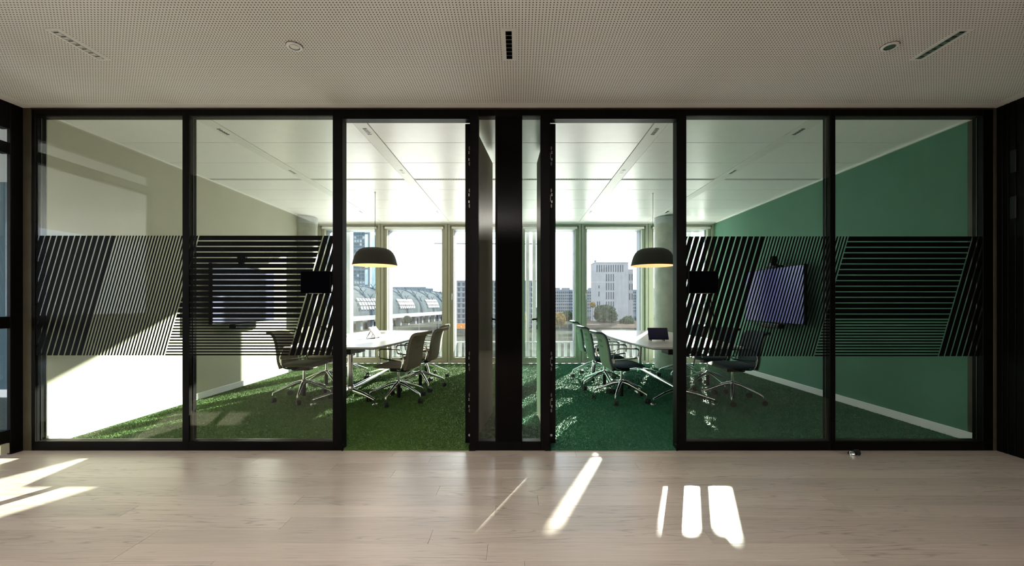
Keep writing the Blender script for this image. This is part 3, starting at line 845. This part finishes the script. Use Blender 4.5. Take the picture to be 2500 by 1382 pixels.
# ------------------------------------------------------------------ the city outside
GZ = -14.0
def wx(px, D): return (px-VX)*D/F
def wz(py, D): return CZ-(py-VY)*D/F
M_['ground'] = mat('mottled_ground', (.030,.033,.028), .95, var=.6, scale=.05, spec=0)
M_['bounce_ground'] = mat('pale_bounce_ground', (.72,.70,.66), .9, var=.1, scale=.2)
M_['earth'] = mat('bare_earth', (.05,.042,.035), .95, var=.4, scale=.15, spec=0)
M_['cglass'] = mat('tower_glass', (.04,.09,.115), .3, var=.3, scale=.3, spec=.08)
M_['cglassl'] = mat('pale_tower_pane', (.20,.26,.28), .4, var=.2, scale=.3, spec=.08)
M_['csteel'] = mat('blue_grey_steel', (.085,.12,.15), .5, spec=.08)
M_['cstone'] = mat('pale_render', (.20,.205,.215), .8, var=.08, scale=.2, spec=.08)
M_['cwin'] = mat('dark_window', (.03,.042,.055), .5, spec=.08)
M_['cgrey'] = mat('grey_facade', (.125,.145,.165), .8, var=.2, scale=.2, spec=.08)
M_['vault'] = mat('vault_glass', (.055,.068,.075), .5, var=.2, scale=.15, spec=0)
M_['orange'] = mat('orange_paint', (.45,.16,.015), .5)
M_['leafd'] = mat('dark_foliage', (.03,.048,.026), .9, var=.4, scale=1, spec=.08)
M_['leafy'] = mat('autumn_foliage', (.16,.11,.03), .9, var=.4, scale=1, spec=.08)
M_['bark'] = mat('bark', (.08,.06,.045), .9)
M_['cloth'] = mat('dark_clothing', (.03,.03,.04), .9)
gr = MB().box(-900,900,-500,1500,GZ-1,GZ).build('ground', M_['ground']); gr['kind'] = 'structure'
o = MB().box(-150,150,-60,112,GZ,GZ+.05).build('bounce_ground', M_['bounce_ground']); o['kind'] = 'structure'  # unseen pale ground, added to bounce sunlight up to the ceilings
o = MB().prism([(36,243),(80,243),(112,338),(50,338)], 'z', GZ, GZ+.6).build('building_site', M_['earth']); o['kind'] = 'structure'

# glass tower with an outrigger frame
D = 400
t = tag(empty('glass_tower', (wx(860,D), D-CD, GZ)), 'tall blue glass office tower with a steel outrigger frame, left window', 'building')
xa, xb, zt_ = wx(790,D), wx(891,D), wz(563,D)
y0 = D-CD
MB().box(xa,xb,y0,y0+30,GZ,zt_).build('curtain_wall', M_['cglass'], t)
pane = MB(); mull = MB(); rr = random.Random(5)
nf = int((zt_-GZ)/3.3); nc = 15
for f in range(nf):
    z = GZ+f*3.3
    band = f % 6 == 2
    MB().box(xa-.2,xb+.2,y0-.5,y0,z,z+(.9 if not band else 2.4)).build('floor_band', M_['csteel'], t)
    for c in range(nc):
        if not band and rr.random() < .45:
            x = xa+(xb-xa)*c/nc
            pane.box(x+.3,x+(xb-xa)/nc-.3,y0-.25,y0,z+1.0,z+3.2)
for c in range(nc+1):
    x = xa+(xb-xa)*c/nc; mull.box(x-.12,x+.12,y0-.6,y0,GZ,zt_)
pane.build('lit_panes', M_['cglassl'], t)['kind'] = 'stuff'
mull.build('mullions', M_['csteel'], t)['kind'] = 'stuff'
xc0, xc1 = wx(900,D), wx(905,D)
MB().box(xc0,xc1,y0-2,y0+2,GZ,wz(568,D)).build('outrigger_column', M_['csteel'], t)
for py in (568, 654, 695, 739, 770): MB().box(xb,xc0,y0-1,y0+1,wz(py+3.5,D),wz(py,D)).build('outrigger_beam', M_['csteel'], t)

# station hall with a barrel vault
t = tag(empty('station_hall', (-80,360,GZ)), 'long glass station hall with a barrel vaulted roof on a viaduct', 'building')
A = Vector((-118,186,0)); B = Vector((-66,476,0)); ax = (B-A); pn = Vector((ax.y,-ax.x,0)).normalized()
NA, NL = 16, 24
def vp(s, th, r=1.0):
    p = A+ax*s+pn*(22*r*math.cos(th)); return Vector((p.x,p.y,-6+18*r*math.sin(th)))
MB().grid([[vp(i/NL, PI*j/NA) for j in range(NA+1)] for i in range(NL+1)]).build('vault_glazing', M_['vault'], t, smooth=True)
for i in range(1, NL, 2):
    MB().tube([vp(i/NL, PI*j/NA, 1.02) for j in range(0, NA+1)], .35, 5).build('arch_rib', M_['csteel'], t)
br = MB()
for i in range(1, NL-1, 2):
    for j in (3,4,5,6):
        c = vp((i+(j % 2)*.25)/NL, PI*j/NA, 1.05); e = ax.normalized()*3
        br.tube([c-e+Vector((0,0,-2.2)), c+e+Vector((0,0,2.2))], .22, 4); br.tube([c-e+Vector((0,0,2.0)), c+e+Vector((0,0,-2.0))], .22, 4)
br.build('bracing', M_['cwin'], t)['kind'] = 'stuff'
sk = MB()
for i in range(NL*4):
    if (i//8) % 2 == 0:
        for j in (1,1.7,2.4):
            a_ = vp((i+.15)/(NL*4), PI*j/NA, 1.03); b_ = vp((i+.75)/(NL*4), PI*j/NA, 1.03); c_ = vp((i+.75)/(NL*4), PI*(j+.5)/NA, 1.03); d_ = vp((i+.15)/(NL*4), PI*(j+.5)/NA, 1.03)
            n0 = len(sk.v); sk.v += [tuple(q) for q in (a_,b_,c_,d_)]; sk.f.append([n0,n0+1,n0+2,n0+3])
sk.build('roof_lights', M_['cglassl'], t)['kind'] = 'stuff'
pw = pn*24
MB().obox(A+pw+Vector((0,0,-8.5)), ax, -pn*48, (0,0,2.5)).build('viaduct_deck', M_['cstone'], t)
for i in range(24):
    MB().obox(A+ax*(i/24)+pn*22+Vector((0,0,GZ)), ax.normalized()*2.2, -pn*3, (0,0,5.6)).build('pier', M_['cgrey'], t)
D = 520
o = empty('office_slab', (wx(1000,D),D-CD,GZ), label='flat dark slab building standing behind the station vault', cat='building')
MB().box(wx(930,D),wx(1057,D),D-CD,D+12,GZ,wz(704,D)).build('block', M_['csteel'], o)
MB().box(wx(940,D),wx(1040,D),D-CD,D+8,wz(704,D),wz(700.5,D)).build('roof_storey', M_['cgrey'], o)

# hotel block with window grid
D = 262
x0, x1 = wx(1104,D), wx(1309,D); zt_ = wz(687,D)
t = tag(empty('hotel_block', ((x0+x1)/2,D-CD,GZ)), 'grey block with regular window grid in the middle windows', 'building')
MB().box(x0,x1,D-CD,D+15,GZ,zt_).build('wall', M_['cgrey'], t)
MB().box(x0-.3,x1+.3,D-CD-.3,D+15,zt_,zt_+.7).build('parapet', M_['cstone'], t)
nfl = 9
for f in range(nfl):
    z = zt_-3.35*(f+1)
    MB().box(x0-.1,x1+.1,D-CD-.35,D-CD,z-.28,z+.28).build('floor_band', M_['cstone'], t)
    for c in range(18):
        x = x0+.5+c*(x1-x0-1)/18
        MB().box(x+.2,x+1.55,D-CD-.12,D-CD+.1,z+.45,z+2.6).build('window', M_['cwin'], t)
for k in range(7):
    x = x0+1+k*1.2; MB().tube([(x,D,zt_),(x,D,zt_+1.4+.5*(k % 3))], .12, 5).build('antenna', M_['csteel'], t)

# concrete tower with slit windows
D = 345
x0, x1 = wx(1452,D), wx(1534,D); zt_ = wz(642,D); y0 = D-CD
t = tag(empty('slit_window_tower', ((x0+x1)/2,y0,GZ)), 'pale concrete tower with narrow slit windows in the right room window', 'building')
MB().box(x0,x1,y0,y0+18,GZ,zt_).build('wall', M_['cstone'], t)
MB().box(x1,x1+5.3,y0+5,y0+18,GZ,wz(656,D)).build('side_wing', M_['cstone'], t)
MB().box(x0-.15,x1+.15,y0-.15,y0+18,zt_,zt_+.5).build('cornice', M_['cgrey'], t)
def slit(px_, py0, py1, wpx=2.4):
    MB().box(wx(px_,D),wx(px_+wpx,D),y0-.06,y0+.2,wz(py1,D),wz(py0,D)).build('window', M_['cwin'], t)
for k in range(12): slit(1456.5+k*5.7, 647, 664)
for py in (669,691,713,736):
    for k in range(4): slit(1479.5+k*5.6, py, py+18)
for px_, a, b in ((1461,697,704),(1461,712,724),(1457.5,736,752),(1462.5,736,752)): slit(px_, a, b)
for px_ in (1540,1546):
    for py in (668,692,716): 
        MB().box(wx(px_,D),wx(px_+2.5,D),y0+4.93,y0+5.1,wz(py+16,D),wz(py,D)).build('window', M_['cwin'], t)
MB().tube([(x0+1.2,y0+2,zt_+.4),(x0+1.2,y0+2,zt_+2.6)], .15, 6).build('antenna', M_['csteel'], t)
MB().lathe([(.1,-.1),(.8,.1),(.9,.25)], 12, (x0+.8,y0+2,zt_+1.6), 'y').build('dish', M_['csteel'], t)

# long low block behind
D = 430
t = tag(empty('long_block', (wx(1400,D),D-CD,GZ)), 'long grey low block on the skyline behind the trees', 'building')
MB().box(wx(1330,D),wx(1700,D),D-CD,D+15,GZ,wz(707,D)).build('wall', M_['cgrey'], t)
for a, b in ((1345,1368),(1374,1392),(1440,1452),(1600,1640)): MB().box(wx(a,D),wx(b,D),D,D+10,wz(707,D),wz(702.5,D)).build('roof_box', M_['cgrey'], t)
for py in (718,738,746,766): MB().box(wx(1335,D),wx(1560,D),D-CD-.3,D-CD,wz(py+1.5,D),wz(py,D)).build('floor_band', M_['cstone'], t)
wn = MB()
for f in range(9):
    for c in range(46):
        x = wx(1335,D)+c*2.1; z = wz(712+f*7.5,D); wn.box(x,x+1.2,D-CD-.15,D-CD,z-1.9,z)
wn.build('windows', M_['cwin'], t)['kind'] = 'stuff'

# tower crane: the jib crosses the middle windows
D = 300
t = tag(empty('tower_crane', (wx(1236,D),D-CD,GZ)), 'tower crane with a thin jib crossing the sky in the middle windows', 'crane')
xm = wx(1236,D); zj = wz(592,D)
MB().box(xm-.6,xm+.6,D-CD-.6,D-CD+.6,GZ,zj+2).build('mast', M_['csteel'], t)
MB().tube([(wx(1060,D),D-CD,zj-.8),(wx(1330,D),D-CD,zj-1.2)], .35, 5).build('jib', M_['csteel'], t)
MB().tube([(wx(1100,D),D-CD,zj-.6),(xm,D-CD,zj+4),(wx(1300,D),D-CD,zj-1)], .18, 4).build('tie_rod', M_['csteel'], t)

# trees
def tree(px, pytop, D, wpx, m, label, seed):
    r = random.Random(seed); x = wx(px,D); y = D-CD; ztop = wz(pytop,D); R = wpx*D/F/2
    t = tag(empty('tree', (x,y,GZ)), label, 'tree', 'trees between the buildings')
    mb = MB()
    cz = ztop-R*.9
    for _ in range(1700):
        a = r.uniform(0,2*PI); u = r.uniform(-1,1); q = r.uniform(.55,1)**.5
        lump = 1+.22*math.sin(3*a+seed)*math.cos(4*u+seed)
        p = Vector((math.cos(a)*math.sqrt(1-u*u)*R*q*lump, math.sin(a)*math.sqrt(1-u*u)*R*q*lump, u*R*.95*q*lump))+Vector((x,y,cz))
        s = r.uniform(.35,.7)*R*.30
        d1 = Vector((r.uniform(-1,1),r.uniform(-1,1),r.uniform(-1,1))).normalized()*s; d2 = d1.orthogonal().normalized()*s*.7
        n0 = len(mb.v); mb.v += [tuple(p-d1), tuple(p+d2), tuple(p+d1), tuple(p-d2)]; mb.f.append([n0,n0+1,n0+2,n0+3])
    mb.build('crown', m, t)['kind'] = 'stuff'
    MB().tube([(x,y,GZ),(x+.1,y,cz-R*.4),(x,y,cz)], [R*.10,R*.07,R*.03], 7).build('trunk', M_['bark'], t, smooth=True)
tree(1478,746,315,52,M_['leafd'],'large dark tree in front of the slit window tower',1)
tree(1532,774,300,34,M_['leafd'],'low dark tree at the right foot of the slit window tower',2)
tree(1366,766,250,30,M_['leafy'],'golden autumn tree left of the row of pale green chairs',3)
tree(1386,760,262,24,M_['leafd'],'slim green tree beside the golden autumn tree',4)
tree(1447,738,330,14,M_['leafy'],'small yellowish tree left of the slit window tower',5)
tree(1282,770,235,20,M_['leafy'],'autumn tree at the foot of the grey block behind the narrow glass',6)
tree(995,772,285,18,M_['leafd'],'dark tree under the station viaduct',7)

# site cabins, container, lamp posts
D = 246
t = tag(empty('shipping_container', (wx(1127,D),D-CD,GZ)), 'orange container at the foot of the grey block', 'container')
MB().box(wx(1115,D),wx(1141,D),D-CD,D-CD+2.5,GZ,wz(790,D)).build('body', M_['orange'], t, bevel=.05)
for k in range(9):
    x = wx(1116,D)+k*.66; MB().box(x,x+.3,D-CD-.08,D-CD,GZ+.2,wz(791,D)).build('rib', M_['orange'], t)
D = 292
t = tag(empty('site_cabin', (wx(977,D),D-CD,GZ)), 'white site cabin with dark windows below the station viaduct', 'cabin')
MB().box(wx(963,D),wx(991,D),D-CD,D-CD+3,GZ,wz(782,D)).build('body', M_['cstone'], t, bevel=.05)
for px_ in (977,981,986): MB().box(wx(px_,D),wx(px_+2.5,D),D-CD-.05,D-CD+.1,wz(789,D),wz(785,D)).build('window', M_['cwin'], t)
for px_, py, D, lab in ((1023,773,235,'pale lamp post in front of the station viaduct'),(1071,770,250,'pale lamp post near the right edge of the station view')):
    t = tag(empty('lamp_post', (wx(px_,D),D-CD,GZ)), lab, 'lamp post', 'lamp posts on the square')
    MB().tube([(wx(px_,D),D-CD,GZ),(wx(px_,D),D-CD,wz(py,D))], [.22,.12], 8).build('pole', M_['cstone'], t, smooth=True)
    MB().box(wx(px_,D)-.6,wx(px_,D)+.6,D-CD-.2,D-CD+.2,wz(py,D),wz(py,D)+.2).build('lamp_head', M_['csteel'], t, bevel=.04)

# passers-by far below
def person(x, y, rz, label):
    me = bpy.data.meshes.new('person')
    V = [(0,0,.95),(0,0,1.2),(0,0,1.42),(0,0,1.52),(0,0.01,1.66),(.19,0,1.40),(.24,.04,1.12),(.25,-.02,.86),(-.19,0,1.40),(-.24,-.04,1.12),(-.25,.05,.86),(.09,0,.92),(.10,-.08,.5),(.10,.02,.06),(.10,-.12,.03),(-.09,0,.92),(-.10,.12,.5),(-.10,.16,.06),(-.10,.03,.03)]
    E = [(0,1),(1,2),(2,3),(3,4),(2,5),(5,6),(6,7),(2,8),(8,9),(9,10),(0,11),(11,12),(12,13),(13,14),(0,15),(15,16),(16,17),(17,18)]
    R = [.15,.14,.13,.06,.105,.06,.045,.035,.06,.045,.035,.085,.06,.045,.035,.085,.06,.045,.035]
    me.from_pydata(V, E, []); o = bpy.data.objects.new('person', me); COL.objects.link(o)
    md = o.modifiers.new('skin', 'SKIN')
    if not me.skin_vertices: me.skin_vertices.new()
    for i, r_ in enumerate(R):
        me.skin_vertices[0].data[i].radius = (r_, r_*.85)
    me.skin_vertices[0].data[0].use_root = True
    o.modifiers.new('subdivision', 'SUBSURF').render_levels = 1
    me.materials.append(M_['cloth'])
    o.location = (x, y, GZ+.06); o.rotation_euler = (0,0,rz)
    tag(o, label, 'person', 'passers-by on the square'); return o
person(wx(1124,129), 129-CD, .3, 'passer-by in dark clothes, left of the pair beyond the third window')
person(wx(1130.5,129), 129-CD, -.2, 'passer-by in dark clothes, right of the pair beyond the third window')
person(wx(1294,168), 160, .1, 'passer-by in dark clothes, left of the pair seen in narrow right glass')
person(wx(1300,168), 160, .5, 'passer-by in dark clothes, right of the pair seen in narrow right glass')
